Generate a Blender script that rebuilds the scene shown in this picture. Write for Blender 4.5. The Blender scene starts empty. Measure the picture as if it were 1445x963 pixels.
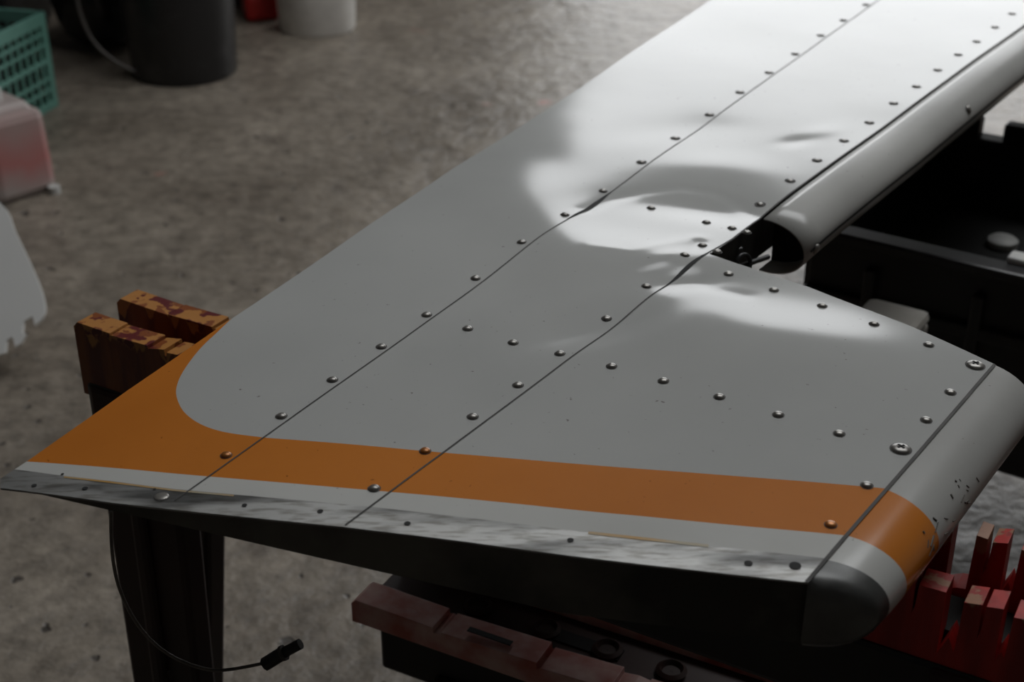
import bpy, bmesh, math, random
from mathutils import Vector, Matrix, noise
from mathutils.geometry import delaunay_2d_cdt
random.seed(4)
S=bpy.context.scene
W,H=1445,963
FPX=2007.0
PITCH=math.radians(28)
CAMZ=1.45
ZT=0.85   # height of the elevator skin above the floor
cF=Vector((0,math.cos(PITCH),-math.sin(PITCH))); cU=Vector((0,math.sin(PITCH),math.cos(PITCH))); cR=Vector((1,0,0))
def P(u,v,z=ZT):
    """measure a point of the photo on the horizontal plane at height z"""
    d=cF+cR*((u-W/2)/FPX)+cU*((H/2-v)/FPX)
    t=(z-CAMZ)/d.z
    return Vector((d.x*t,d.y*t))
# ------------------------------------------------------------ materials
def mat(name,base=(.5,.5,.5),rough=.5,metal=0.0,spec=.5,coat=0,var=None,varscale=5,vardetail=6,bump=0,bumpscale=30,bumpdist=.002,rvar=0,lo=.35,hi=.65,mapscale=None):
    m=bpy.data.materials.new(name); m.use_nodes=True
    nt=m.node_tree; b=nt.nodes['Principled BSDF']
    b.inputs['Base Color'].default_value=(*base,1); b.inputs['Roughness'].default_value=rough
    b.inputs['Metallic'].default_value=metal; b.inputs['Specular IOR Level'].default_value=spec
    b.inputs['Coat Weight'].default_value=coat
    tc=nt.nodes.new('ShaderNodeTexCoord'); mp=nt.nodes.new('ShaderNodeMapping')
    nt.links.new(tc.outputs['Object'],mp.inputs['Vector'])
    if mapscale: mp.inputs['Scale'].default_value=mapscale
    n=nt.nodes.new('ShaderNodeTexNoise'); n.inputs['Scale'].default_value=varscale; n.inputs['Detail'].default_value=vardetail
    nt.links.new(mp.outputs[0],n.inputs['Vector'])
    if var is not None:
        r=nt.nodes.new('ShaderNodeValToRGB')
        r.color_ramp.elements[0].position=lo; r.color_ramp.elements[0].color=(*base,1)
        r.color_ramp.elements[1].position=hi; r.color_ramp.elements[1].color=(*var,1)
        nt.links.new(n.outputs['Fac'],r.inputs[0]); nt.links.new(r.outputs[0],b.inputs['Base Color'])
    if rvar:
        mr=nt.nodes.new('ShaderNodeMapRange'); mr.inputs[3].default_value=rough-rvar; mr.inputs[4].default_value=rough+rvar
        nt.links.new(n.outputs['Fac'],mr.inputs[0]); nt.links.new(mr.outputs[0],b.inputs['Roughness'])
    if bump:
        n2=nt.nodes.new('ShaderNodeTexNoise'); n2.inputs['Scale'].default_value=bumpscale; n2.inputs['Detail'].default_value=5
        nt.links.new(mp.outputs[0],n2.inputs['Vector'])
        bp=nt.nodes.new('ShaderNodeBump'); bp.inputs['Strength'].default_value=bump; bp.inputs['Distance'].default_value=bumpdist
        nt.links.new(n2.outputs['Fac'],bp.inputs['Height']); nt.links.new(bp.outputs[0],b.inputs['Normal'])
    return m
def paint(name,c1,c2,rough,metal=0.0,spec=.5):
    """glossy old paint: faint mottling + tiny scattered dirt specks and scuffs"""
    m=mat(name,c1,rough,metal=metal,spec=spec,var=c2,varscale=3.5,rvar=.03,bump=.04,bumpscale=160,bumpdist=.0006)
    nt=m.node_tree; b=nt.nodes['Principled BSDF']
    src=b.inputs['Base Color'].links[0].from_socket
    n=nt.nodes.new('ShaderNodeTexNoise'); n.inputs['Scale'].default_value=170; n.inputs['Detail'].default_value=2
    tc=[x for x in nt.nodes if x.type=='TEX_COORD'][0]
    nt.links.new(tc.outputs['Object'],n.inputs['Vector'])
    r=nt.nodes.new('ShaderNodeValToRGB'); r.color_ramp.elements[0].position=.73; r.color_ramp.elements[1].position=.80
    nt.links.new(n.outputs['Fac'],r.inputs[0])
    mx=nt.nodes.new('ShaderNodeMix'); mx.data_type='RGBA'
    nt.links.new(r.outputs[0],mx.inputs[0]); nt.links.new(src,mx.inputs[6]); mx.inputs[7].default_value=(c1[0]*.45,c1[1]*.42,c1[2]*.4,1)
    nt.links.new(mx.outputs[2],b.inputs['Base Color'])
    return m
M_gray=paint('paint_gray',(.425,.430,.418),(.475,.479,.465),.145,spec=.42)
M_orange=paint('paint_orange',(.50,.160,.022),(.60,.200,.030),.2)
M_white=paint('paint_white_stripe',(.50,.50,.475),(.58,.58,.555),.22)
def baremetal():
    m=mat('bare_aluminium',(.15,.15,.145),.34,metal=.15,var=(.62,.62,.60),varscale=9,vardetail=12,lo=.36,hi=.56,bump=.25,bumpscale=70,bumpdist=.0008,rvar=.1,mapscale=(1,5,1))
    nt=m.node_tree; b=nt.nodes['Principled BSDF']; src=b.inputs['Base Color'].links[0].from_socket
    tc=[x for x in nt.nodes if x.type=='TEX_COORD'][0]
    sx=nt.nodes.new('ShaderNodeSeparateXYZ'); nt.links.new(tc.outputs['Object'],sx.inputs[0])
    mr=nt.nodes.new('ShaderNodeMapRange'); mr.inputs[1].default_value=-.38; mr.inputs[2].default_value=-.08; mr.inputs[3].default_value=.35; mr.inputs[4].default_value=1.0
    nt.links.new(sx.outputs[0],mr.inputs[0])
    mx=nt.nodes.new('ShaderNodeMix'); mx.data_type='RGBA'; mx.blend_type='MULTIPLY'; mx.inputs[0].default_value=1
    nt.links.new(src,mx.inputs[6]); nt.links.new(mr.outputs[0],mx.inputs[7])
    # small dark corrosion streaks
    n=nt.nodes.new('ShaderNodeTexNoise'); n.inputs['Scale'].default_value=48; n.inputs['Detail'].default_value=6; nt.links.new([x for x in nt.nodes if x.type=='MAPPING'][0].outputs[0],n.inputs[0])
    r=nt.nodes.new('ShaderNodeValToRGB'); r.color_ramp.elements[0].position=.36; r.color_ramp.elements[0].color=(.60,.58,.55,1); r.color_ramp.elements[1].position=.52; nt.links.new(n.outputs['Fac'],r.inputs[0])
    m2=nt.nodes.new('ShaderNodeMix'); m2.data_type='RGBA'; m2.blend_type='MULTIPLY'; m2.inputs[0].default_value=1
    nt.links.new(mx.outputs[2],m2.inputs[6]); nt.links.new(r.outputs[0],m2.inputs[7]); nt.links.new(m2.outputs[2],b.inputs['Base Color'])
    return m
M_bare=baremetal()
M_yellow=mat('old_primer_yellow',(.45,.25,.06),.5,var=(.4,.36,.26),varscale=14)
M_seam=mat('seam_dirt_dimple_shade',(.03,.028,.025),.7,var=(.06,.055,.05),varscale=40)
M_edge=mat('skin_edge',(.35,.35,.34),.4,metal=.6,var=(.15,.15,.15),varscale=40)
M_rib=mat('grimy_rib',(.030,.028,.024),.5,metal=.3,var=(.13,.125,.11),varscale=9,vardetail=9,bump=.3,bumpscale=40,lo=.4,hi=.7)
M_cap=mat('nose_cap_dark',(.05,.052,.05),.38,metal=.3,var=(.15,.15,.145),varscale=14,vardetail=9,bump=.2,bumpscale=60,lo=.42,hi=.72)
M_nose=paint('paint_gray_nose',(.38,.378,.36),(.48,.477,.455),.25)
M_rivet=mat('rivet_metal',(.22,.21,.195),.30,metal=.5,var=(.34,.325,.30),varscale=60)
M_rivor=mat('rivet_orange',(.35,.13,.025),.32,metal=.35,var=(.5,.2,.06),varscale=60)
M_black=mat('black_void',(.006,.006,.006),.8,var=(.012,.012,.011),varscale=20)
M_bplas=mat('black_plastic',(.010,.010,.011),.42,var=(.022,.021,.02),varscale=9,bump=.15,bumpscale=60)
M_dplas=mat('dark_metal',(.02,.02,.022),.35,metal=.3,var=(.05,.05,.05),varscale=6)
# ------------------------------------------------------------ mesh helpers
def mkobj(name,verts,faces,mats,fm=None,smooth=False,parent=None):
    me=bpy.data.meshes.new(name); me.from_pydata([tuple(v) for v in verts],[],faces)
    for m in mats: me.materials.append(m)
    if fm:
        for p,i in zip(me.polygons,fm): p.material_index=i
    if smooth: me.polygons.foreach_set('use_smooth',[True]*len(me.polygons))
    me.update()
    o=bpy.data.objects.new(name,me); S.collection.objects.link(o)
    if parent: o.parent=parent
    return o
def empty(name,loc=(0,0,0)):
    o=bpy.data.objects.new(name,None); o.empty_display_size=.05; S.collection.objects.link(o); o.location=loc; return o
def bevel(o,w,seg=2):
    b=o.modifiers.new('bevel','BEVEL'); b.width=w; b.segments=seg; b.limit_method='ANGLE'; return o
def box(name,c,s,m,rot=0,parent=None,bev=0,taper=1.0):
    x,y,z=[k/2 for k in s]; vs=[]
    for sz in (-1,1):
        k=taper if sz<0 else 1
        for sx,sy in ((-1,-1),(1,-1),(1,1),(-1,1)): vs.append(Vector((sx*x*k,sy*y*k,sz*z)))
    R=Matrix.Rotation(rot,3,'Z'); vs=[R@v+Vector(c) for v in vs]
    o=mkobj(name,vs,[(0,3,2,1),(4,5,6,7),(0,1,5,4),(1,2,6,5),(2,3,7,6),(3,0,4,7)],[m],parent=parent)
    if bev: bevel(o,bev)
    return o
def tube(name,pts,r,m,parent=None):
    cu=bpy.data.curves.new(name,'CURVE'); cu.dimensions='3D'; cu.bevel_depth=r; cu.bevel_resolution=3
    sp=cu.splines.new('NURBS'); sp.points.add(len(pts)-1); sp.use_endpoint_u=True; sp.order_u=3
    for q,p in zip(sp.points,pts): q.co=(*p,1)
    cu.materials.append(m); cu.use_fill_caps=True
    o=bpy.data.objects.new(name,cu); S.collection.objects.link(o)
    if parent:o.parent=parent
    return o
def lathe(name,prof,m,loc,seg=40,parent=None):
    vs=[];fs=[]
    for r,z in prof:
        for i in range(seg):
            a=2*math.pi*i/seg; vs.append(Vector((r*math.cos(a)+loc[0],r*math.sin(a)+loc[1],z+loc[2])))
    for k in range(len(prof)-1):
        for i in range(seg):
            j=(i+1)%seg; fs.append((k*seg+i,k*seg+j,(k+1)*seg+j,(k+1)*seg+i))
    fs.append(tuple(range(seg))[::-1])
    o=mkobj(name,vs,fs,[m],smooth=True,parent=parent)
    e=o.modifiers.new('es','EDGE_SPLIT'); e.split_angle=math.radians(40)
    return o
def inpoly(p,poly):
    x,y=p[0],p[1]; c=False; n=len(poly)
    for i in range(n):
        x1,y1=poly[i][0],poly[i][1]; x2,y2=poly[i-1][0],poly[i-1][1]
        if (y1>y)!=(y2>y) and x<(x2-x1)*(y-y1)/(y2-y1)+x1: c=not c
    return c
# ------------------------------------------------------------ dented skin height field
TE0=P(37,648); TE1=P(1000,0); TEd=(TE1-TE0).normalized(); TEn=Vector((TEd.y,-TEd.x))
def G(u,v,a,sx,sy,rot=0):
    c=P(u,v); return (c.x,c.y,a,sx,sy,math.cos(math.radians(rot)),math.sin(math.radians(rot)))
DENTS=[
 G(900,368,.0060,.072,.042,4),       # ridge in front of second bright patch
 G(800,348,.0042,.040,.060,25),
 G(985,288,-.0048,.055,.027,-8),     # crease valley
 G(1035,300,-.0018,.03,.025,-20),
 G(985,236,.0026,.06,.035,-10),
 G(1080,486,.0080,.075,.050,-14),    # horn bulge
 G(985,440,.0026,.030,.035,0),
 G(962,398,-.0038,.030,.016,10),
 G(958,372,.0022,.022,.014,10),
 G(695,262,.0054,.050,.085,20),
 G(835,462,-.0034,.05,.020,25),
 G(800,425,.0022,.05,.025,25),
 G(720,425,-.0018,.04,.04,25),
 G(600,330,.0026,.06,.10,30),
 G(1180,160,-.0014,.07,.10,0),
 G(1122,199,-.0011,.018,.010,35),
 G(1160,185,.0007,.02,.012,35),
 G(1340,60,.0018,.08,.14,0),
 G(980,100,.0018,.08,.16,0),
 G(880,130,-.0012,.05,.12,0),
 G(1240,520,.0014,.05,.05,0),
 G(930,205,.0012,.04,.03,15),
 G(1020,180,-.0010,.04,.03,15),
]
def seglist(pts): 
    q=[P(*p) for p in pts]; return [(q[i],q[i+1]) for i in range(len(q)-1)]
FOLDS=[(seglist([(826,297),(862,281),(905,270),(960,264),(1010,270),(1045,284),(1070,302)]),-.0011,.0105),
       (seglist([(905,392),(945,380),(972,366),(985,345)]),-.0008,.009),
       (seglist([(975,372),(985,400),(1010,412),(1050,420)]),-.0006,.011),
       (seglist([(835,358),(890,364),(935,352),(985,338)]),.0006,.010)]
FB=[(min(min(a.x,b.x) for a,b in s)-.03,max(max(a.x,b.x) for a,b in s)+.03,min(min(a.y,b.y) for a,b in s)-.03,max(max(a.y,b.y) for a,b in s)+.03) for s,_,_ in FOLDS]
def hgt(x,y):
    h=0
    for cx,cy,a,sx,sy,c,s in DENTS:
        dx=x-cx; dy=y-cy; X=dx*c+dy*s; Y=-dx*s+dy*c
        q=(X/sx)**2+(Y/sy)**2
        if q<20: h+=a*math.exp(-q/2)
    for (segs,A_,w_),bb_ in zip(FOLDS,FB):
        if bb_[0]<x<bb_[1] and bb_[2]<y<bb_[3]:
            m=9
            for a,b in segs:
                ab=b-a; t=max(0,min(1,((x-a.x)*ab.x+(y-a.y)*ab.y)/ab.length_squared))
                m=min(m,math.hypot(x-a.x-ab.x*t,y-a.y-ab.y*t))
            h+=A_*math.exp(-(m/w_)**2)
    h+=.0014*noise.noise(Vector((x*6,y*5,1.3)))+.0003*noise.noise(Vector((x*16,y*13,7.3)))
    d=(x-TE0.x)*TEn.x+(y-TE0.y)*TEn.y      # camber falling to the trailing edge
    k=max(0,.16-d); h-=.10*k*k
    return h
def nrm(x,y):
    e=.0015
    return Vector((-(hgt(x+e,y)-hgt(x-e,y))/(2*e),-(hgt(x,y+e)-hgt(x,y-e))/(2*e),1)).normalized()
def Z(p): return ZT+hgt(p[0],p[1])
# ------------------------------------------------------------ ELEVATOR
elev=empty('aircraft_elevator')
def poly(pts): return [P(u,v) for u,v in pts]
TE=[(0,672),(37,648),(180,546),(325,447),(1000,0),(1290,-190)]
LE=[(1760,-190),(1445,36),(1075,301),(1035,338),(1000,364)]
HE=[(1060,380),(1140,405),(1280,460),(1405,515)]
TIP=[(1140,823),(800,784),(485,744),(160,709),(0,686)]
outline=poly(TE+LE+HE+TIP)
curve=[(326,446),(305,466),(283,487),(264,511),(252,532),(248,552),(256,574),(272,590),(295,602),(325,610),(375,617)]
# densify with Catmull-Rom
def smoothc(pts,n=6):
    out=[]
    for i in range(len(pts)-1):
        p0=Vector(pts[max(0,i-1)]);p1=Vector(pts[i]);p2=Vector(pts[i+1]);p3=Vector(pts[min(len(pts)-1,i+2)])
        for k in range(n):
            t=k/n; out.append(tuple(.5*((2*p1)+(p2-p0)*t+(2*p0-5*p1+4*p2-p3)*t*t+(3*p1-p0-3*p2+p3)*t**3)))
    out.append(pts[-1]); return out
curve=smoothc(curve)
gray_tail=curve+[(642,640),(960,666),(1254,691)]
orange_bot=[(37,648),(300,672),(600,699),(900,728),(1196,758)]
metal_top=[(20,659),(90,670),(245,689),(520,715),(800,748),(1000,770),(1168,790)]
pol_orange=poly([(37,648),(180,546)]+gray_tail+orange_bot[::-1])
pol_white=poly(orange_bot+metal_top[::-1])
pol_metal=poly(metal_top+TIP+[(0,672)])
coords=[];edges=[]
def addline(pts,closed=False):
    b=len(coords)
    coords.extend([Vector((p[0],p[1])) for p in pts])
    for i in range(len(pts)-1): edges.append((b+i,b+i+1))
    if closed: edges.append((b+len(pts)-1,b))
def dens(pts,step=.006,closed=False):
    out=[]; n=len(pts)
    for i in range(n if closed else n-1):
        a=pts[i];b=pts[(i+1)%n]; k=max(1,int((b-a).length/step))
        for j in range(k): out.append(a.lerp(b,j/k))
    if not closed: out.append(pts[-1])
    return out
outd=dens(outline,closed=True)
addline(outd,True)
addline(dens(poly(gray_tail))); addline(dens(poly(orange_bot))); addline(dens(poly(metal_top)))
st=.0050; y=.70; row=0
while y<3.5:
    x=-.45+(st/2 if row%2 else 0)
    while x<1.6:
        if inpoly((x,y),outline): coords.append(Vector((x,y)))
        x+=st
    y+=st*.87; row+=1
    if y>1.65: st=.010
vo,eo,fo,_,_,_=delaunay_2d_cdt(coords,edges,[],0,1e-6)
fs=[];fm=[]
for f in fo:
    c=(vo[f[0]]+vo[f[1]]+vo[f[2]])/3
    if not inpoly(c,outline): continue
    if inpoly(c,pol_orange): k=1
    elif inpoly(c,pol_white): k=2
    elif inpoly(c,pol_metal): k=3
    else: k=0
    a,b,d=[vo[i] for i in f]
    if (b-a).cross(d-a)<0: f=f[::-1]
    fs.append(tuple(f)); fm.append(k)
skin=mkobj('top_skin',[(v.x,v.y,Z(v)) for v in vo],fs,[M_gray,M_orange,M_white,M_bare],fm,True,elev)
skin.data.normals_split_custom_set_from_vertices([nrm(v.x,v.y) for v in vo])
# lip of the sheet
vs=[];f2=[]
for p in outd:
    z=Z(p); vs+= [(p.x,p.y,z),(p.x,p.y,z-.0016)]
n=len(outd)
for i in range(n):
    j=(i+1)%n; f2.append((2*i,2*j,2*j+1,2*i+1))
mkobj('skin_edge',vs,f2,[M_edge],parent=elev)
# underside and ribs
def thick(p):
    d=(p[0]-TE0.x)*TEn.x+(p[1]-TE0.y)*TEn.y
    return .006+.054*min(1,max(0,d/.42))
tipd=(P(1140,823)-P(0,686)).normalized(); tipn=Vector((-tipd.y,tipd.x))
inner=[]
for i,p in enumerate(outd):
    q=p.copy()
    t=(p-P(0,686)).dot(tipn)
    if t<.008: q=p+tipn*(.009-t)
    inner.append(q)
vs=[];f2=[]
for p in inner: vs+=[(p.x,p.y,Z(p)-.0018),(p.x,p.y,ZT-thick(p))]
for i in range(n):
    j=(i+1)%n; f2.append((2*i,2*j,2*j+1,2*i+1))
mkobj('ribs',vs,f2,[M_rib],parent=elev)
und=dens(outline,.05,closed=True)
und=[p+tipn*max(0,.009-(p-P(0,686)).dot(tipn)) for p in und]
cb=[v for v in und]; eb=[(i,(i+1)%len(und)) for i in range(len(und))]
for i in range(60):
    for j in range(70):
        q=Vector((-.45+i*.035,.7+j*.04))
        if inpoly(q,und): cb.append(q)
v3,_,f3,_,_,_=delaunay_2d_cdt(cb,eb,[],0,1e-6)
f3=[tuple(f) for f in f3 if inpoly(sum((v3[i] for i in f),Vector((0,0)))/3,und)]
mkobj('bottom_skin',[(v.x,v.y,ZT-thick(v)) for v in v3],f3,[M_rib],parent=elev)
# seams: dark lines of overlapping sheets
def ribbon(name,pts,w,m,dz=.0004,closed=False):
    pts=dens([Vector(p) for p in pts],.006); vs=[];fs=[]
    for i,p in enumerate(pts):
        t=(pts[min(i+1,len(pts)-1)]-pts[max(i-1,0)]).normalized(); nn=Vector((-t.y,t.x))*w/2
        if w>.0035:
            nn=nn*(.15+.85*math.sin(math.pi*i/(len(pts)-1)))
        for q in (p+nn,p-nn): vs.append((q.x,q.y,Z(q)+dz))
        if i: k=2*i; fs.append((k-2,k-1,k+1,k))
    return mkobj(name,vs,fs,[m],parent=elev)
L1=poly([(246,706),(400,597),(600,456),(825,298),(1030,151),(1240,0),(1500,-188)])
L2=poly([(487,742),(640,628),(800,508),(965,386),(1035,337)])
L3=poly([(1035,337),(1075,301),(1445,36),(1760,-189)])
L4=poly([(1405,515),(1140,823)])
ribbon('seam_1',L1,.0014,M_seam); ribbon('seam_2',L2,.0016,M_seam); ribbon('seam_3',L3,.0020,M_seam); 
ribbon('seam_4',[p+(Vector((-.001,0))) for p in L4],.0028,M_seam)
ribbon('crease_gap',poly([(800,315),(828,297),(862,271)]),.0055,M_black,.0006)
ribbon('crease_gap_2',poly([(940,404),(965,386),(1000,362)]),.0045,M_black,.0006)
ribbon('primer_line',poly([(90,672),(245,691),(330,699)]),.002,M_yellow,.0003)
ribbon('primer_line_2',poly([(830,752),(1000,771)]),.0034,M_yellow,.0003)
# noses
def nose(name,A,B,dA,dB,rx,r,mats,zones,rnd_end=True,nst=70,endcap=True,ang=180):
    """half-round leading edge swept from A to B"""
    vs=[];fs=[];fmm=[]; K=22; L=(B-A).length
    for i in range(nst+1):
        t=i/nst; p=A.lerp(B,t); d=dA.lerp(dB,t**3).normalized()
        k=1
        if rnd_end:
            e=(1-t)*L/.016
            if e<1: k=math.sqrt(max(0,1-(1-e)**2))*.35+.65
        for j in range(K+1):
            a=math.radians(ang)*j/K
            o=rx*k*(max(0,math.sin(a))**.9); z=ZT-.0006-r+r*k*math.cos(a)
            if j==0: z=ZT-.0006-(1-k)*.004
            q=p+d*(o); vs.append((q.x,q.y,z+ (hgt(p.x,p.y) if j<K/2 else hgt(p.x,p.y)*(1-(j-K/2)/(K/2)))))
    for i in range(nst):
        t=(i+.5)/nst
        z=0
        for s,e,mi in zones:
            if s<=t<e: z=mi
        for j in range(K):
            a=i*(K+1)+j; fs.append((a,a+1,a+K+2,a+K+1)); fmm.append(z)
    if endcap:
        b=nst*(K+1); fs.append(tuple(range(b,b+K+1))); fmm.append(zones[-1][2])
    o=mkobj(name,vs,fs,mats,fmm,True,elev)
    e=o.modifiers.new('es','EDGE_SPLIT'); e.split_angle=math.radians(50)
    return o
A=P(1405,515);B=P(1140,823)
sd=(B-A).normalized(); out=Vector((-sd.y,sd.x)); 
if out.x<0: out=-out
def tpar(u,v): return (P(u,v)-A).dot(sd)/(B-A).length
t1,t2,t3=tpar(1254,691),tpar(1196,758),tpar(1168,790)
nose('horn_nose',A,B,(P(1405,515)-P(1280,460)).normalized(),tipd,.046,.030,[M_nose,M_orange,M_white,M_cap],[(0,t1,0),(t1,t2,1),(t2,t3,2),(t3,2,3)],nst=120)
C=P(1078,303);D=P(1760,-190)
ld=(D-C).normalized(); lo_=Vector((ld.y,-ld.x))
nz=nose('main_nose',C,D,lo_,lo_,.052,.033,[M_nose],[(0,2,0)],rnd_end=False,nst=60)
so=nz.modifiers.new('sol','SOLIDIFY'); so.thickness=.0016
# black seam and rivets on the main nose
def nosept(s,a,off=0.0):
    p=C+ld*s+lo_*((.052+off)*math.sin(a)**.9); return Vector((p.x,p.y,ZT-.0006-.033+(.033+off)*math.cos(a)+hgt(C.x+ld.x*s,C.y+ld.y*s)))
aa=math.radians(84); vs=[];f2=[]
for i in range(41):
    s=.012+i*.04
    vs+=[nosept(s,aa,.0008),nosept(s,aa+.09,.0008)]
    if i: k=2*i; f2.append((k-2,k-1,k+1,k))
mkobj('nose_seam',vs,f2,[M_black],parent=elev)
# black disc painting the shade inside the open nose end + spar web + hinge hardware
shade_pts=[nosept(.03,math.radians(180)*j/14,-.004) for j in range(15)]
mkobj('nose_shade_disc',shade_pts,[tuple(range(15))],[M_black],parent=elev)
def hinge():
    c=P(1050,368,.825)
    bpy.ops.mesh.primitive_torus_add(major_radius=.009,minor_radius=.0025,location=(c.x,c.y,.822),rotation=(math.radians(70),0,math.radians(35)))
    o=bpy.context.object; o.name='hinge_ring'; o.data.materials.append(M_dplas); o.parent=elev
    o.data.polygons.foreach_set('use_smooth',[True]*len(o.data.polygons))
    box('hinge_lug',(c.x-.012,c.y+.012,.820),(.03,.006,.025),M_dplas,.6,elev,.002)
    tube('hinge_bolt',[(c.x-.01,c.y-.004,.818),(c.x+.03,c.y+.025,.818)],.003,M_dplas,elev)
hinge()
# rivets
rb_v=[];rb_f=[];rb_m=[]
def dome(pos,nv,r,h,mi,ring=1.32,seg=14):
    nv=nv.normalized(); t=nv.cross(Vector((0,1,0.01))).normalized(); b=nv.cross(t)
    base=len(rb_v)
    prof=[(r,0),(r*.98,h*.35),(r*.8,h*.72),(r*.48,h*.94),(.0001,h)]
    for rr,hh in prof:
        for i in range(seg):
            a=2*math.pi*i/seg; rb_v.append(pos+nv*hh+(t*math.cos(a)+b*math.sin(a))*rr)
    for k in range(len(prof)-1):
        for i in range(seg):
            j=(i+1)%seg; rb_f.append((base+k*seg+i,base+k*seg+j,base+(k+1)*seg+j,base+(k+1)*seg+i)); rb_m.append(mi)
    if ring:  # dark ring: dirt plus the painted shadow of the rivet dimple
        base=len(rb_v)
        for rr in (r*.9,r*ring):
            for i in range(seg):
                a=2*math.pi*i/seg; rb_v.append(pos+nv*.0004+(t*math.cos(a)+b*math.sin(a))*rr)
        for i in range(seg):
            j=(i+1)%seg; rb_f.append((base+i,base+j,base+seg+j,base+seg+i)); rb_m.append(2)
def disc(pos,r,mi,seg=16):
    base=len(rb_v)
    for i in range(seg):
        a=2*math.pi*i/seg; x=pos[0]+r*math.cos(a); y=pos[1]+r*math.sin(a); rb_v.append(Vector((x,y,Z((x,y))+.0006)))
    rb_f.append(tuple(range(base,base+seg))); rb_m.append(mi)
near=[(397,587),(469,536),(538,489),(602,445),(671,395),(736,349),(797,308),(851,270),(660,464),(724,482),(790,498),(528,690),(667,588),(731,543),(856,448),(912,407),(966,368),(1012,360),(991,350),(1054,328),(1033,321),(997,312),(919,291),(863,518),(936,540),(1015,563),(1098,588),(1184,614),(1028,389),(1092,411),(1160,434),(1233,461),(1310,490),(1341,555),(1307,594),(1223,687)]
far=[(905,231),(953,196),(1001,163),(1044,132),(1085,104),(1122,77),(1158,51),(1190,29),(1222,7),(1250,-14),(1278,-34),(1304,-53),(1073,285),(1115,255),(1153,226),(1191,198),(1227,172),(1261,146),(1293,123),(1323,100),(1352,79),(1378,60),(1404,39),(1428,20),(1450,2)]
for u,v in near:
    p=P(u,v); dome(Vector((p.x,p.y,Z(p))),nrm(p.x,p.y),.0043,.0027,0,1.2)
for u,v in far:
    p=P(u,v); dome(Vector((p.x,p.y,Z(p))),nrm(p.x,p.y),.0038,.0022,0,1.7)
for u,v in [(319,642),(600,637),(1172,743)]:
    p=P(u,v); dome(Vector((p.x,p.y,Z(p))),nrm(p.x,p.y),.0043,.0027,1,1.15)
for u,v,r in [(805,763,.0024),(575,740,.0024),(452,722,.0022),(345,713,.002),(120,689,.0022),(48,684,.002),(1056,796,.003),(1122,800,.0042),(88,668,.0012),(218,690,.0012)]:
    disc(P(u,v),r,3)
for u,v in [(228,700)]:
    p=P(u,v); dome(Vector((p.x,p.y,Z(p))),nrm(p.x,p.y),.0055,.0012,0,1.1)
for u,v in [(1376,517),(1271,635)]:
    p=P(u,v); q=Vector((p.x,p.y,Z(p))); dome(q,nrm(p.x,p.y),.0078,.003,0,1.12,24)
for s,a in [(.52,62),(1.0,62),(1.4,62)]:
    a=math.radians(a); q=nosept(s,a,.001); dome(q,Vector((lo_.x*math.sin(a),lo_.y*math.sin(a),math.cos(a))),.0055,.0035,0,1.2)
q=nosept(.025,math.radians(88),.001); dome(q,Vector((lo_.x,lo_.y,-.1)),.0055,.0035,0,1.2)
mkobj('rivets',rb_v,rb_f,[M_rivet,M_rivor,M_seam,M_black],rb_m,True,elev)
# Phillips slots of the two big screws
for u,v in [(1376,517),(1271,635)]:
    p=P(u,v)
    for k in (0,1):
        box('screw_slot',(p.x,p.y,Z(p)+.0029),(.0066,.0016,.0008),M_black,.5+k*math.pi/2,elev)
# fine scratches on nose (scuffs)
M_scr=mat('scuff',(.08,.07,.06),.7,var=(.15,.14,.12),varscale=50)
for i in range(20):
    t=random.uniform(.38,.68); a=random.uniform(.75,1.45); p=A.lerp(B,t)
    d=(P(1405,515)-P(1280,460)).normalized().lerp(tipd,t**3).normalized()
    def npz(t_,a_):
        p_=A.lerp(B,t_); q_=p_+d*(.0462*math.sin(a_)**.9); return (q_.x,q_.y,ZT-.0306+.0302*math.cos(a_)+hgt(p_.x,p_.y))
    dt=random.uniform(-.02,.03); da=random.uniform(.04,.14)
    tube('scuff_mark',[npz(t,a),npz(t+dt*.5,a+da*.5),npz(t+dt,a+da)],random.choice([.0004,.0006,.0008]),M_scr,elev)

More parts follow.
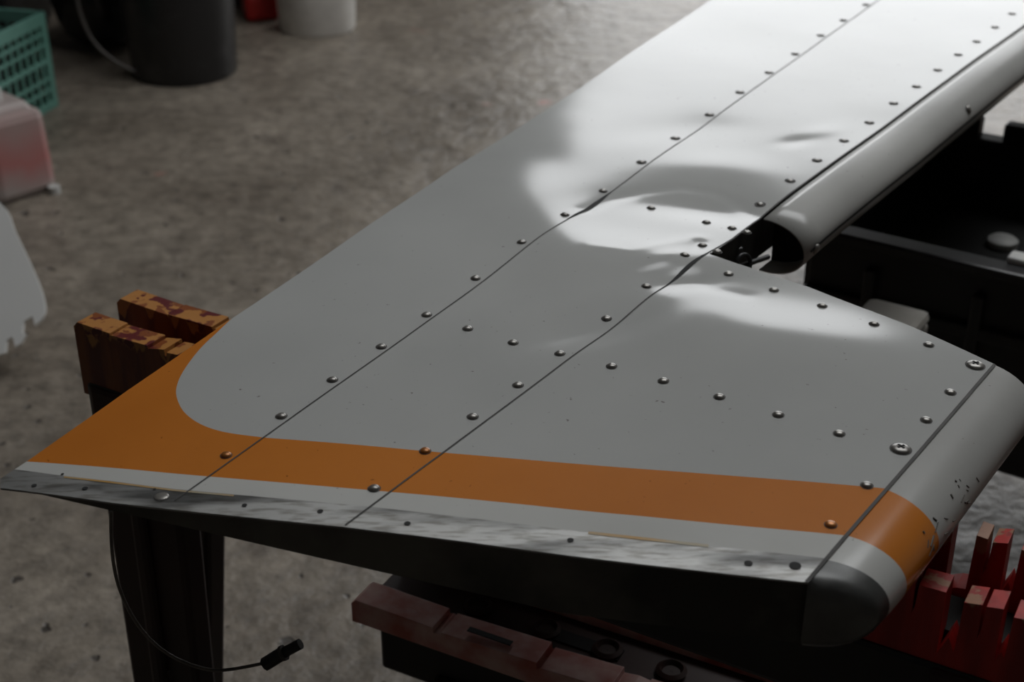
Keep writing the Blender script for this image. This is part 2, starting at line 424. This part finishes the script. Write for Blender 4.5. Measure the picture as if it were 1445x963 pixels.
# ------------------------------------------------------------ SAWHORSES
def sawmat(name,base,top,drip,paintz,amt=.52,base2=None):
    m=bpy.data.materials.new(name); m.use_nodes=True; nt=m.node_tree; b=nt.nodes['Principled BSDF']
    b.inputs['Roughness'].default_value=.42
    tc=nt.nodes.new('ShaderNodeTexCoord'); mp=nt.nodes.new('ShaderNodeMapping'); mp.inputs['Scale'].default_value=(45,45,5)
    nt.links.new(tc.outputs['Object'],mp.inputs[0])
    n=nt.nodes.new('ShaderNodeTexNoise'); n.inputs['Scale'].default_value=1; n.inputs['Detail'].default_value=4; nt.links.new(mp.outputs[0],n.inputs[0])
    n3=nt.nodes.new('ShaderNodeTexNoise'); n3.inputs['Scale'].default_value=45; n3.inputs['Detail'].default_value=3; nt.links.new(tc.outputs['Object'],n3.inputs[0])
    sx=nt.nodes.new('ShaderNodeSeparateXYZ'); nt.links.new(tc.outputs['Object'],sx.inputs[0])
    ma=nt.nodes.new('ShaderNodeMath'); ma.operation='MULTIPLY_ADD'; ma.inputs[1].default_value=.09; nt.links.new(n.outputs['Fac'],ma.inputs[0]); nt.links.new(sx.outputs[2],ma.inputs[2])
    r=nt.nodes.new('ShaderNodeMapRange'); r.inputs[1].default_value=paintz; r.inputs[2].default_value=paintz+.003; nt.links.new(ma.outputs[0],r.inputs[0])
    rb=nt.nodes.new('ShaderNodeValToRGB'); rb.color_ramp.elements[0].position=.4; rb.color_ramp.elements[0].color=(*base,1); rb.color_ramp.elements[1].position=.6; rb.color_ramp.elements[1].color=(*(base2 or base),1); nt.links.new(n.outputs['Fac'],rb.inputs[0])
    mx=nt.nodes.new('ShaderNodeMix'); mx.data_type='RGBA'; nt.links.new(r.outputs[0],mx.inputs[0]); nt.links.new(rb.outputs[0],mx.inputs[6]); mx.inputs[7].default_value=(*top,1)
    r2=nt.nodes.new('ShaderNodeValToRGB'); r2.color_ramp.elements[0].position=amt; r2.color_ramp.elements[1].position=amt+.03; nt.links.new(n3.outputs['Fac'],r2.inputs[0])
    mul=nt.nodes.new('ShaderNodeMath'); mul.operation='MULTIPLY'; nt.links.new(r2.outputs[0],mul.inputs[0]); nt.links.new(r.outputs[0],mul.inputs[1])
    mx2=nt.nodes.new('ShaderNodeMix'); mx2.data_type='RGBA'; nt.links.new(mul.outputs[0],mx2.inputs[0]); nt.links.new(mx.outputs[2],mx2.inputs[6]); mx2.inputs[7].default_value=(*drip,1)
    nt.links.new(mx2.outputs[2],b.inputs['Base Color'])
    bp=nt.nodes.new('ShaderNodeBump'); bp.inputs['Strength'].default_value=.4; bp.inputs['Distance'].default_value=.002; nt.links.new(n3.outputs['Fac'],bp.inputs['Height']); nt.links.new(bp.outputs[0],b.inputs['Normal'])
    return m
ZR=.788
M_sawL=sawmat('saw_orange',(.24,.065,.014),(.46,.20,.05),(.12,.012,.012),ZR+.037,.53,(.12,.020,.012))
M_sawR=sawmat('saw_red',(.45,.018,.012),(.32,.15,.08),(.30,.014,.01),ZR+.045,.56,(.26,.010,.008))
M_leg=mat('saw_leg',(.020,.008,.006),.55,var=(.04,.015,.011),varscale=8)
def rail(name,p0,p1,zt,h,w,m,cuts,parent,bev=.003):
    """bar with saw cuts in its top edge. cuts: (s, width, depth)"""
    d=(p1-p0); L=d.length; d.normalize(); nn=Vector((-d.y,d.x))*w/2
    prof=[(0,-h),(0,-.006),(.006,0)]
    for s,cw,cd in sorted(cuts):
        if s+cw<L-.01: prof+=[(s,random.uniform(-.003,0)),(s+.0008,-cd),(s+cw*.55,-cd*random.uniform(.6,1)),(s+cw-.0008,-cd*.9),(s+cw,random.uniform(-.007,0))]
    prof+=[(L-.006,0),(L,-.006),(L,-h)]
    k=len(prof); vs=[]
    for sgn in (-1,1):
        for s,z in prof:
            q=p0+d*s+nn*sgn; vs.append((q.x,q.y,zt+z))
    fs=[tuple(range(k)),tuple(range(2*k-1,k-1,-1))]
    for i in range(k): j=(i+1)%k; fs.append((i,i+k,j+k,j))
    o=mkobj(name,vs,fs,[m],parent=parent)
    bm=bmesh.new(); bm.from_mesh(o.data); bmesh.ops.recalc_face_normals(bm,faces=bm.faces); bm.to_mesh(o.data); bm.free()
    bevel(o,bev,2); return o
saw=empty('sawhorse')
a0=Vector((-.441,1.300)); dr=(Vector((.307,.872))-a0).normalized(); pr=Vector((-dr.y,dr.x))
mid=a0+dr*.42; end=a0+dr*1.06
cutsR=[]
for s,w_,d_ in ((.375,.004,.03),(.40,.003,.05),(.418,.010,.045),(.445,.003,.03),(.468,.014,.06),(.495,.003,.035),(.51,.008,.05),(.54,.004,.03),(.56,.010,.05),(.585,.003,.03)): cutsR.append((s,w_,d_))
rail('jaw_front_left',a0,mid,ZR,.085,.026,M_sawL,[(.05,.002,.004),(.10,.002,.006),(.122,.003,.008),(.14,.002,.005)],saw,.002)
rail('jaw_back_left',a0+pr*.062+dr*.0,mid+pr*.062,ZR,.085,.026,M_sawL,[(.07,.002,.005),(.13,.003,.01),(.15,.003,.008)],saw,.002)
rail('jaw_front_right',mid,end,ZR,.078,.024,M_sawR,cutsR,saw,.0010)
rail('jaw_back_right',mid+pr*.068,end+pr*.068,ZR+.010,.090,.022,M_sawR,[(s-.014,w_*1.3,d_) for s,w_,d_ in cutsR],saw,.0010)
cc=(a0+end)/2+pr*.03; ang=math.atan2(dr.y,dr.x)
box('channel_body',(cc.x,cc.y,ZR-.105),((end-a0).length-.01,.09,.075),M_bplas,ang,saw,.006)
box('channel_floor',(cc.x,cc.y,ZR-.06),((end-a0).length-.02,.045,.02),M_black,ang,saw)
def leg(name,top,bot,w0,w1,th,m,parent,dirv):
    nn=Vector((-dirv.y,dirv.x)); vs=[]
    for p,w,t in ((top,w0,th),(bot,w1,th*.8)):
        for sx,sy in ((-1,-1),(1,-1),(1,1),(-1,1)):
            q=Vector((p[0],p[1]))+dirv*(sx*w/2)+nn*(sy*t/2); vs.append((q.x,q.y,p[2]))
    o=mkobj(name,vs,[(0,3,2,1),(4,5,6,7),(0,1,5,4),(1,2,6,5),(2,3,7,6),(3,0,4,7)],[m],parent=parent)
    bm=bmesh.new(); bm.from_mesh(o.data); bmesh.ops.recalc_face_normals(bm,faces=bm.faces); bm.to_mesh(o.data); bm.free()
    bevel(o,.006); return o
sv=Vector((-.08,.997))
for s,k in ((.065,0),(.94,1)):
    c_=a0+dr*s+pr*.03
    for sgn,far_ in ((-1,.16),(1,.08)):
        t=c_+pr*(sgn*.03); b_=c_+sv*(sgn*far_)
        if sgn>0 and k==0: b_=b_+Vector((-.05,0))
        leg('leg_%d%d'%(k,sgn+1),(t.x,t.y,ZR-.07),(b_.x,b_.y,.0),.11,.085,.035,M_leg,saw,dr)
        leg('leg_rib_%d%d'%(k,sgn+1),(t.x,t.y,ZR-.09),(b_.x,b_.y,.03),.02,.02,.055,M_leg,saw,dr)
    b1=c_+sv*-.10; b2=c_+sv*.05; bc=(b1+b2)/2
    box('brace_%d'%k,(bc.x,bc.y,.40),(.03,.16,.03),M_leg,.1,saw,.004)
# lower red sawhorse in front
M_lowred=mat('saw_low_red',(.50,.14,.11),.34,var=(.70,.46,.41),varscale=18,vardetail=9,bump=.3,bumpscale=50,lo=.40,hi=.64)
saw2=empty('sawhorse.001')
ZL=.50
q0=P(508,832,ZL); q1=P(905,967,ZL); d2=(q1-q0).normalized(); p2=Vector((-d2.y,d2.x)); q1=q0+d2*.78; ang2=math.atan2(d2.y,d2.x)
rail('jaw_front',q0,q1,ZL,.030,.036,M_lowred,[(.1,.01,.008),(.22,.004,.01),(.3,.03,.008)],saw2)
rail('jaw_back',q0+p2*.085+d2*.01,q1+p2*.085,ZL+.006,.05,.016,M_lowred,[(.2,.004,.01)],saw2)
c2=(q0+q1)/2+p2*.045
box('deck',(c2.x,c2.y,ZL-.022),((q1-q0).length-.01,.080,.014),M_leg,ang2,saw2,.003)
for k,s in enumerate((.12,.2,.27,.34,.42)):
    e=q0+d2*s+p2*.045
    lathe('deck_boss_%d'%k,[(.002,.0),(.014,0),(.016,.006),(.012,.009),(.009,.004),(.001,.004)],M_leg,(e.x,e.y,ZL-.016),20,saw2)
box('deck_slot',(*(q0+d2*.24+p2*.045),ZL-.0145),(.09,.018,.003),M_black,ang2,saw2)
for s in (.16,.36):
    e=q0+d2*s-p2*.004; box('jaw_slot',(e.x,e.y,ZL+.0002),(.05,.007,.0012),M_black,ang2,saw2)
box('under_body',(c2.x,c2.y,ZL-.07),((q1-q0).length-.03,.07,.08),M_bplas,ang2,saw2,.004)
for k,s in enumerate((.12,.70)):
    for sgn in (-1,1):
        t=q0+d2*s+p2*(.045+sgn*.03); b_=q0+d2*(s+(.1 if k==0 else 0))+p2*(.042+sgn*.16)
        leg('leg_%d%d'%(k,sgn+1),(t.x,t.y,ZL-.09),(b_.x,b_.y,0),.07,.06,.03,M_bplas,saw2,d2)

# ------------------------------------------------------------ cable with connector
M_cab=mat('cable_rubber',(.05,.045,.04),.5,var=(.09,.08,.07),varscale=30)
cab=empty('electrical_cable')
def PY(u,v,y,k=0.0):
    """photo ray met with the plane  Y = y + k*Z"""
    d=cF+cR*((u-W/2)/FPX)+cU*((H/2-v)/FPX); t=(y+k*CAMZ)/(d.y-k*d.z)
    return Vector((d.x*t,d.y*t,CAMZ+d.z*t))
yc=.96
M_wire=mat('wire_gray',(.10,.09,.08),.45,var=(.17,.15,.13),varscale=30)
tube('wire',[PY(157,722,yc+.0),PY(155,790,yc),PY(180,865,yc),PY(225,920,yc),PY(290,948,yc),PY(335,945,yc),PY(378,935,yc)],.0015,M_wire,cab)
tube('connector_body',[PY(374,938,yc),PY(398,923,yc)],.0062,M_bplas,cab)
tube('connector_tip',[PY(398,923,yc),PY(424,909,yc)],.0048,M_bplas,cab)
tube('connector_ring',[PY(398,923,yc),PY(402,921,yc)],.0072,M_cab,cab)

# ------------------------------------------------------------ utility cart (right, behind)
cart=empty('utility_cart')
c0=P(1150,318,.60); c1=P(1445,386,.60); dx=(c1-c0).normalized(); py=Vector((-dx.y,dx.x)); c1=c0+dx*1.0
angc=math.atan2(dx.y,dx.x)
def cbox(name,s,p,z,size,m,bev=.004):
    q=c0+dx*s+py*p; return box(name,(q.x,q.y,z),size,m,angc,cart,bev)
cbox('front_wall',.5,.0,.44,(1.0,.02,.32),M_bplas); cbox('back_wall',.5,.50,.44,(1.0,.02,.32),M_bplas)
cbox('side_wall_1',0,.25,.44,(.02,.5,.32),M_bplas); cbox('side_wall_2',1.0,.25,.44,(.02,.5,.32),M_bplas)
cbox('tray_floor',.5,.25,.47,(1.0,.5,.02),M_black)
cbox('rim_front',.5,-.008,.60,(1.03,.04,.016),M_dplas); cbox('rim_back',.5,.508,.60,(1.03,.04,.016),M_bplas)
cbox('rim_side_1',0,.25,.60,(.04,.52,.016),M_bplas); cbox('rim_side_2',1.0,.25,.60,(.04,.52,.016),M_bplas)
for i in range(9):
    cbox('rim_tab_%d'%i,.06+i*.11,.508,.622,(.07,.03,.035),M_bplas)
for i in range(6): cbox('front_rib_%d'%i,.1+i*.16,-.016,.43,(.018,.02,.26),M_bplas)
cbox('front_band',.5,-.014,.50,(1.0,.02,.02),M_bplas); 
for s in (.04,.96):
    for p in (.03,.47):
        cbox('cart_leg',s,p,.17,(.04,.04,.26),M_bplas)
        q=c0+dx*s+py*p; tube('caster',[(q.x-.015,q.y,.04),(q.x+.015,q.y,.04)],.04,M_bplas,cart)
M_ltplas=mat('pale_label',(.60,.60,.58),.5,var=(.5,.5,.48),varscale=30)
# pale disc standing in for a bright oval hole, added pale spot on the rim
q=P(1415,340,.49)
lathe('bright_hole_disc',[(.022,0),(.025,.003),(.025,.012),(.020,.016),(.001,.016)],M_ltplas,(q.x,q.y,.48),24,cart)
q=P(1438,372,.605)
box('rim_pale_spot',(q.x,q.y,.612),(.03,.03,.012),M_ltplas,angc,cart,.004)
# wooden block/post
M_wood=mat('weathered_wood',(.42,.40,.36),.75,var=(.52,.50,.46),varscale=18,mapscale=(1,1,.2),bump=.3,bumpscale=60)
post=empty('wooden_post')
q=P(1256,444,.58)
box('post_shaft',(q.x,q.y,.28),(.085,.085,.56),M_wood,angc,post,.004)
box('post_cap',(q.x,q.y,.57),(.088,.088,.02),M_wood,angc,post,.01)

# ------------------------------------------------------------ LEFT BACKGROUND OBJECTS
M_bucket=mat('bucket_black',(.018,.018,.020),.38,var=(.05,.05,.052),varscale=12,vardetail=8,lo=.5,hi=.8)
M_bwhite=mat('bucket_white',(.80,.78,.74),.45,var=(.66,.64,.61),varscale=10)
def bucket(name,c,r,h,m,taper=.86):
    e=empty(name)
    lathe('shell',[(r*taper*.96,0),(r*taper,.01),(r*(taper+.1),h*.8),(r*1.04,h*.8),(r*1.04,h*.84),(r*1.0,h*.84),(r,h*.97),(r*1.05,h*.97),(r*1.05,h),(r*.96,h),(r*.82,.02),(.001,.02)],m,(c[0],c[1],0),48,e)
    return e
bb=bucket('black_bucket',(-1.10,4.66),.205,.55,M_bucket,.84)
tube('bail_handle',[(-1.31,4.64,.52),(-1.40,4.56,.40),(-1.39,4.52,.22),(-1.32,4.49,.10),(-1.22,4.47,.06)],.006,M_cab,bb)
wb=bucket('white_bucket',(-.72,5.20),.15,.37,M_bwhite,.93)
b3=bucket('black_bucket.001',(-1.0,5.65),.20,.42,M_bucket,.86)
# red gas can
M_redp=mat('red_plastic',(.45,.015,.012),.4,var=(.35,.01,.01),varscale=6)
gc=empty('gas_can'); gx=-.955; gy=5.36
box('can_body',(gx,gy,.21),(.13,.16,.22),M_redp,.3,gc,.025)
box('can_base',(gx,gy,.05),(.13,.16,.10),M_redp,.3,gc,.02)
tube('can_handle',[(gx,gy-.06,.31),(gx,gy-.05,.37),(gx,gy+.04,.37),(gx,gy+.06,.31)],.012,M_redp,gc)
tube('can_spout',[(gx+.03,gy-.06,.31),(gx+.05,gy-.1,.36),(gx+.08,gy-.15,.40)],.014,M_redp,gc)
# milk crate
M_green=mat('crate_green',(.12,.29,.235),.5,var=(.15,.34,.28),varscale=8)
cr=empty('milk_crate'); cw=.33; chh=.30; 
co=Vector((-1.635,4.19)); rt=math.radians(-14)
Rz=Matrix.Rotation(rt,2)
def crb(name,x,y,z,sx,sy,sz):
    q=co+Rz@Vector((x,y)); box(name,(q.x,q.y,z),(sx,sy,sz),M_green,rt,cr,.002)
hw=cw/2
for sg in (-1,1):
    for z,hh in ((.012,.024),(chh-.02,.04),(chh*.5,.014)):
        crb('rail',0,sg*hw,z,cw,.012,hh); crb('rail',sg*hw,0,z,.012,cw,hh)
    for k in range(-4,5):
        w_=.03 if abs(k)==4 else .010
        crb('slat',k*.0385,sg*hw,chh/2,w_,.010,chh); crb('slat',sg*hw,k*.0385,chh/2,.010,w_,chh)
    for z in (.06,.095,.20,.235): crb('bar',0,sg*hw,z,cw,.008,.010); crb('bar',sg*hw,0,z,.008,cw,.010)
for k in range(-4,5): crb('floor_bar',k*.0385,0,.01,.01,cw,.01); crb('floor_bar',0,k*.0385,.01,cw,.01,.01)
crb('side_panel',0,-hw+.008,.15,cw*.35,.006,.1)
box('crate_contents',(co.x,co.y,.12),(.27,.27,.20),M_bplas,rt,cr,.01)
# translucent jug with red fluid
jug=empty('plastic_jug')
def jugmat():
    m=bpy.data.materials.new('jug_plastic'); m.use_nodes=True; nt=m.node_tree; b=nt.nodes['Principled BSDF']
    b.inputs['Roughness'].default_value=.35
    tc=nt.nodes.new('ShaderNodeTexCoord'); s=nt.nodes.new('ShaderNodeSeparateXYZ'); nt.links.new(tc.outputs['Object'],s.inputs[0])
    n=nt.nodes.new('ShaderNodeTexNoise'); n.inputs['Scale'].default_value=9; nt.links.new(tc.outputs['Object'],n.inputs[0])
    a=nt.nodes.new('ShaderNodeMath'); a.operation='MULTIPLY_ADD'; a.inputs[1].default_value=.10; nt.links.new(n.outputs['Fac'],a.inputs[0]); nt.links.new(s.outputs[2],a.inputs[2])
    r=nt.nodes.new('ShaderNodeValToRGB'); e=r.color_ramp.elements
    e[0].position=.08; e[0].color=(.42,.36,.34,1); e[1].position=.30; e[1].color=(.42,.36,.34,1)
    x=r.color_ramp.elements.new(.15); x.color=(.50,.20,.19,1)
    nt.links.new(a.outputs[0],r.inputs[0]); nt.links.new(r.outputs[0],b.inputs['Base Color']); return m
M_jug=jugmat()
jc=(-1.375,3.62)
box('jug_body',(jc[0],jc[1],.115),(.22,.17,.23),M_jug,-.75,jug,.022,taper=1.06)
box('jug_shoulder',(jc[0],jc[1],.238),(.15,.11,.03),M_jug,-.75,jug,.012,taper=1.25)
lathe('jug_cap',[(.02,0),(.02,.03),(.018,.034),(.001,.034)],M_ltplas,(jc[0]+.01,jc[1]-.01,.25),24,jug)
lathe('jug_side_plug',[(.016,0),(.016,.02),(.001,.02)],M_ltplas,(jc[0]+.14,jc[1]-.04,.0),20,jug)
# white fairing panel (leaning back)
fair=empty('white_fairing_panel')
M_fair=mat('fairing_white',(.84,.84,.82),.3,var=(.78,.78,.76),varscale=3)
yp=2.50
fp=smoothc([(-160,240),(-80,250),(0,288),(22,330),(42,372),(58,410),(64,436),(60,452),(50,462)],4)+[(46,449),(34,456),(32,473),(37,474),(30,487),(22,492),(18,478),(10,482),(8,500),(-60,530),(-160,553)]
vs=[];kk=len(fp)
for off in (0,.006):
    for u,v in fp:
        q=PY(u,v,yp,.9); vs.append((q.x,q.y+off,q.z-off))
zmin=min(v[2] for v in vs); vs=[(x,y,z-zmin+.001) for x,y,z in vs]
mkobj('panel_sheet',vs,[tuple(range(kk)),tuple(range(2*kk-1,kk-1,-1))]+[(i,i+kk,(i+1)%kk+kk,(i+1)%kk) for i in range(kk)],[M_fair],parent=fair)
# dark tool cabinet + bench behind
cab2=empty('tool_cabinet')
box('cabinet_body',(-2.15,5.05,.42),(.85,.5,.80),M_dplas,0,cab2,.01)
for i in range(4):
    box('drawer_%d'%i,(-2.15,4.79,.14+i*.19),(.8,.02,.17),M_dplas,0,cab2,.005)
    tube('drawer_handle_%d'%i,[(-2.35,4.76,.2+i*.19),(-1.95,4.76,.2+i*.19)],.008,M_rivet,cab2)
for x in (-2.5,-1.8): box('cabinet_foot',(x,5.05,.01),(.06,.4,.03),M_bplas,0,cab2)
wk=empty('workbench')
box('bench_top',(-1.75,6.0,.85),(2.4,.7,.05),M_dplas,0,wk,.005)
box('bench_skirt',(-1.75,5.90,.45),(2.3,.03,.75),M_bplas,0,wk)
for x in (-2.85,-.65):
    for y_ in (5.7,6.3): box('bench_leg',(x,y_,.42),(.06,.06,.84),M_dplas,0,wk)
# trash bag between cabinet and bucket
M_bag=mat('bag_black',(.008,.008,.009),.25,var=(.015,.015,.016),varscale=9)
bag=empty('trash_bag')
vs=[];fs=[]
for i in range(17):
    th=math.pi*i/16
    for j in range(32):
        a=2*math.pi*j/32; r=.175*math.sin(th)**.7*(1+.10*math.sin(a*5+i*.4)+.1*noise.noise(Vector((math.cos(a)*2,math.sin(a)*2,i*.3))))
        vs.append((-1.43+r*math.cos(a),4.98+r*math.sin(a),.21-.205*math.cos(th)))
for i in range(16):
    for j in range(32): k=(j+1)%32; fs.append((i*32+j,i*32+k,(i+1)*32+k,(i+1)*32+j))
mkobj('bag_body',vs,fs,[M_bag],smooth=True,parent=bag)
tube('bag_knot',[(-1.43,4.98,.40),(-1.42,4.97,.45),(-1.39,4.95,.48)],.02,M_bag,bag)

# ------------------------------------------------------------ ROOM
def floormat():
    m=bpy.data.materials.new('concrete'); m.use_nodes=True; nt=m.node_tree; b=nt.nodes['Principled BSDF']
    tc=nt.nodes.new('ShaderNodeTexCoord')
    def N(s,d=8,ro=.6,dist=0):
        n=nt.nodes.new('ShaderNodeTexNoise'); n.inputs['Scale'].default_value=s; n.inputs['Detail'].default_value=d; n.inputs['Roughness'].default_value=ro; n.inputs['Distortion'].default_value=dist
        nt.links.new(tc.outputs['Object'],n.inputs['Vector']); return n
    def ramp(n,a,ca,b_,cb):
        r=nt.nodes.new('ShaderNodeValToRGB'); r.color_ramp.elements[0].position=a; r.color_ramp.elements[0].color=(*ca,1); r.color_ramp.elements[1].position=b_; r.color_ramp.elements[1].color=(*cb,1)
        nt.links.new(n.outputs['Fac'],r.inputs[0]); return r
    def mix(f,a,c,t='MIX'):
        x=nt.nodes.new('ShaderNodeMix'); x.data_type='RGBA'; x.blend_type=t
        if isinstance(f,float): x.inputs[0].default_value=f
        else: nt.links.new(f,x.inputs[0])
        nt.links.new(a,x.inputs[6])
        if isinstance(c,tuple): x.inputs[7].default_value=(*c,1)
        else: nt.links.new(c,x.inputs[7])
        return x.outputs[2]
    base=ramp(N(2.0,7,.6),.33,(.180,.152,.122),.68,(.305,.266,.220))
    fine=ramp(N(20,8,.70),.34,(.58,.57,.56),.62,(1.12,1.11,1.09))
    c=mix(1.0,base.outputs[0],fine.outputs[0],'MULTIPLY')
    stain=ramp(N(4.2,5,.6,.8),.60,(0,0,0),.70,(1,1,1)); c=mix(stain.outputs[0],c,(.13,.108,.088))
    pits=ramp(N(24,2,.5),.68,(0,0,0),.71,(1,1,1)); c=mix(pits.outputs[0],c,(.06,.05,.041))
    red=ramp(N(3.6,2,.4,.3),.72,(0,0,0),.77,(1,1,1)); c=mix(red.outputs[0],c,(.42,.15,.12))
    nt.links.new(c,b.inputs['Base Color'])
    b.inputs['Roughness'].default_value=.42; b.inputs['Specular IOR Level'].default_value=.5
    # broad unevenness of the slab plus shallow pits
    h=nt.nodes.new('ShaderNodeMath'); h.operation='MULTIPLY_ADD'; h.inputs[1].default_value=-.22
    n1=N(8,8,.58); nt.links.new(pits.outputs[0],h.inputs[0]); nt.links.new(n1.outputs['Fac'],h.inputs[2])
    bp=nt.nodes.new('ShaderNodeBump'); bp.inputs['Strength'].default_value=.75; bp.inputs['Distance'].default_value=.026
    nt.links.new(h.outputs[0],bp.inputs['Height']); nt.links.new(bp.outputs[0],b.inputs['Normal'])
    return m
M_floor=floormat()
X0,X1,Y0,Y1,ZC=-5.0,6.0,-3.0,7.2,4.2
mkobj('floor',[(X0,Y0,0),(X1,Y0,0),(X1,Y1,0),(X0,Y1,0)],[(0,1,2,3)],[M_floor])
M_wall=mat('wall_paint',(.20,.197,.19),.8,var=(.25,.245,.235),varscale=2)
M_wallb=mat('wall_dark_cladding',(.07,.068,.065),.7,var=(.11,.105,.10),varscale=1.5)
M_ceil=mat('ceiling_paint',(.42,.42,.41),.8,var=(.50,.50,.49),varscale=2)
mkobj('wall_left',[(X0,Y0,0),(X0,Y1,0),(X0,Y1,ZC),(X0,Y0,ZC)],[(0,1,2,3)],[M_wall])
mkobj('wall_right',[(X1,Y0,0),(X1,Y1,0),(X1,Y1,ZC),(X1,Y0,ZC)],[(3,2,1,0)],[M_wall])
mkobj('wall_front',[(X0,Y0,0),(X1,Y0,0),(X1,Y0,ZC),(X0,Y0,ZC)],[(3,2,1,0)],[M_wall])
def holed(name,fn,a0,a1,b0,b1,h,m):
    """rectangular sheet with one rectangular hole h=(ha0,ha1,hb0,hb1)"""
    vs=[fn(*q) for q in ((a0,b0),(a1,b0),(a1,b1),(a0,b1),(h[0],h[2]),(h[1],h[2]),(h[1],h[3]),(h[0],h[3]))]
    mkobj(name,vs,[(0,1,5,4),(1,2,6,5),(2,3,7,6),(3,0,4,7)],[m])
DX0,DX1,DZ=.22,4.4,3.20
holed('wall_back',lambda a,b:(a,Y1,b),X0,X1,0,ZC,(DX0,DX1,0.001,DZ),M_wallb)
SX0,SX1,SY0,SY1=-.3,2.9,2.0,4.3  # unseen ceiling opening, added for more diffuse light on the skin
holed('ceiling',lambda a,b:(a,b,ZC),X0,X1,Y0,Y1,(SX0,SX1,SY0,SY1),M_ceil)
# door frame
dof=empty('door_1')
for x in (DX0,DX1): box('jamb',(x,Y1+.03,DZ/2),(.10,.14,DZ),M_dplas,0,dof)
box('lintel',((DX0+DX1)/2,Y1+.03,DZ+.03),(DX1-DX0+.1,.14,.10),M_dplas,0,dof)
skf=empty('added_skylight')  # frame of the added skylight
for x in (SX0,SX1): box('curb',(x,(SY0+SY1)/2,ZC+.06),(.05,SY1-SY0,.14),M_wall,0,skf)
for y_ in (SY0,SY1): box('curb',((SX0+SX1)/2,y_,ZC+.06),(SX1-SX0,.05,.14),M_wall,0,skf)
M_out=mat('asphalt',(.20,.195,.19),.8,var=(.26,.255,.25),varscale=3)
mkobj('exterior_ground',[(-30,Y1+.1,-.02),(30,Y1+.1,-.02),(30,60,-.02),(-30,60,-.02)],[(0,1,2,3)],[M_out])
# overcast sky: brighter towards the zenith
w=bpy.data.worlds.new('overcast'); S.world=w; w.use_nodes=True
wn=w.node_tree; bg=wn.nodes['Background']
tc=wn.nodes.new('ShaderNodeTexCoord'); sx=wn.nodes.new('ShaderNodeSeparateXYZ'); wn.links.new(tc.outputs['Generated'],sx.inputs[0])
mr=wn.nodes.new('ShaderNodeMapRange'); mr.inputs[1].default_value=0.0; mr.inputs[2].default_value=.8; mr.inputs[3].default_value=2.05; mr.inputs[4].default_value=4.3
wn.links.new(sx.outputs[2],mr.inputs[0]); wn.links.new(mr.outputs[0],bg.inputs[1]); bg.inputs[0].default_value=(.97,.985,1.0,1)
def portal(name,loc,rot,sx,sy):
    l=bpy.data.lights.new(name,'AREA'); l.shape='RECTANGLE'; l.size=sx; l.size_y=sy; l.cycles.is_portal=True
    o=bpy.data.objects.new(name,l); S.collection.objects.link(o); o.location=loc; o.rotation_euler=rot
portal('portal_door',((DX0+DX1)/2,Y1+.02,DZ/2),(math.radians(-90),0,0),DX1-DX0,DZ)
portal('portal_added_skylight',((SX0+SX1)/2,(SY0+SY1)/2,ZC+.05),(0,0,0),SX1-SX0,SY1-SY0)
# ------------------------------------------------------------ camera
cd=bpy.data.cameras.new('camera'); cam=bpy.data.objects.new('camera',cd); S.collection.objects.link(cam)
cd.sensor_width=36; cd.lens=FPX/W*36; cam.location=(0,0,CAMZ); cam.rotation_euler=(math.radians(90)-PITCH,0,0)
cd.clip_start=.02
cd.dof.use_dof=True; cd.dof.focus_distance=1.22; cd.dof.aperture_fstop=7.1
S.camera=cam
S.view_settings.view_transform='Standard'
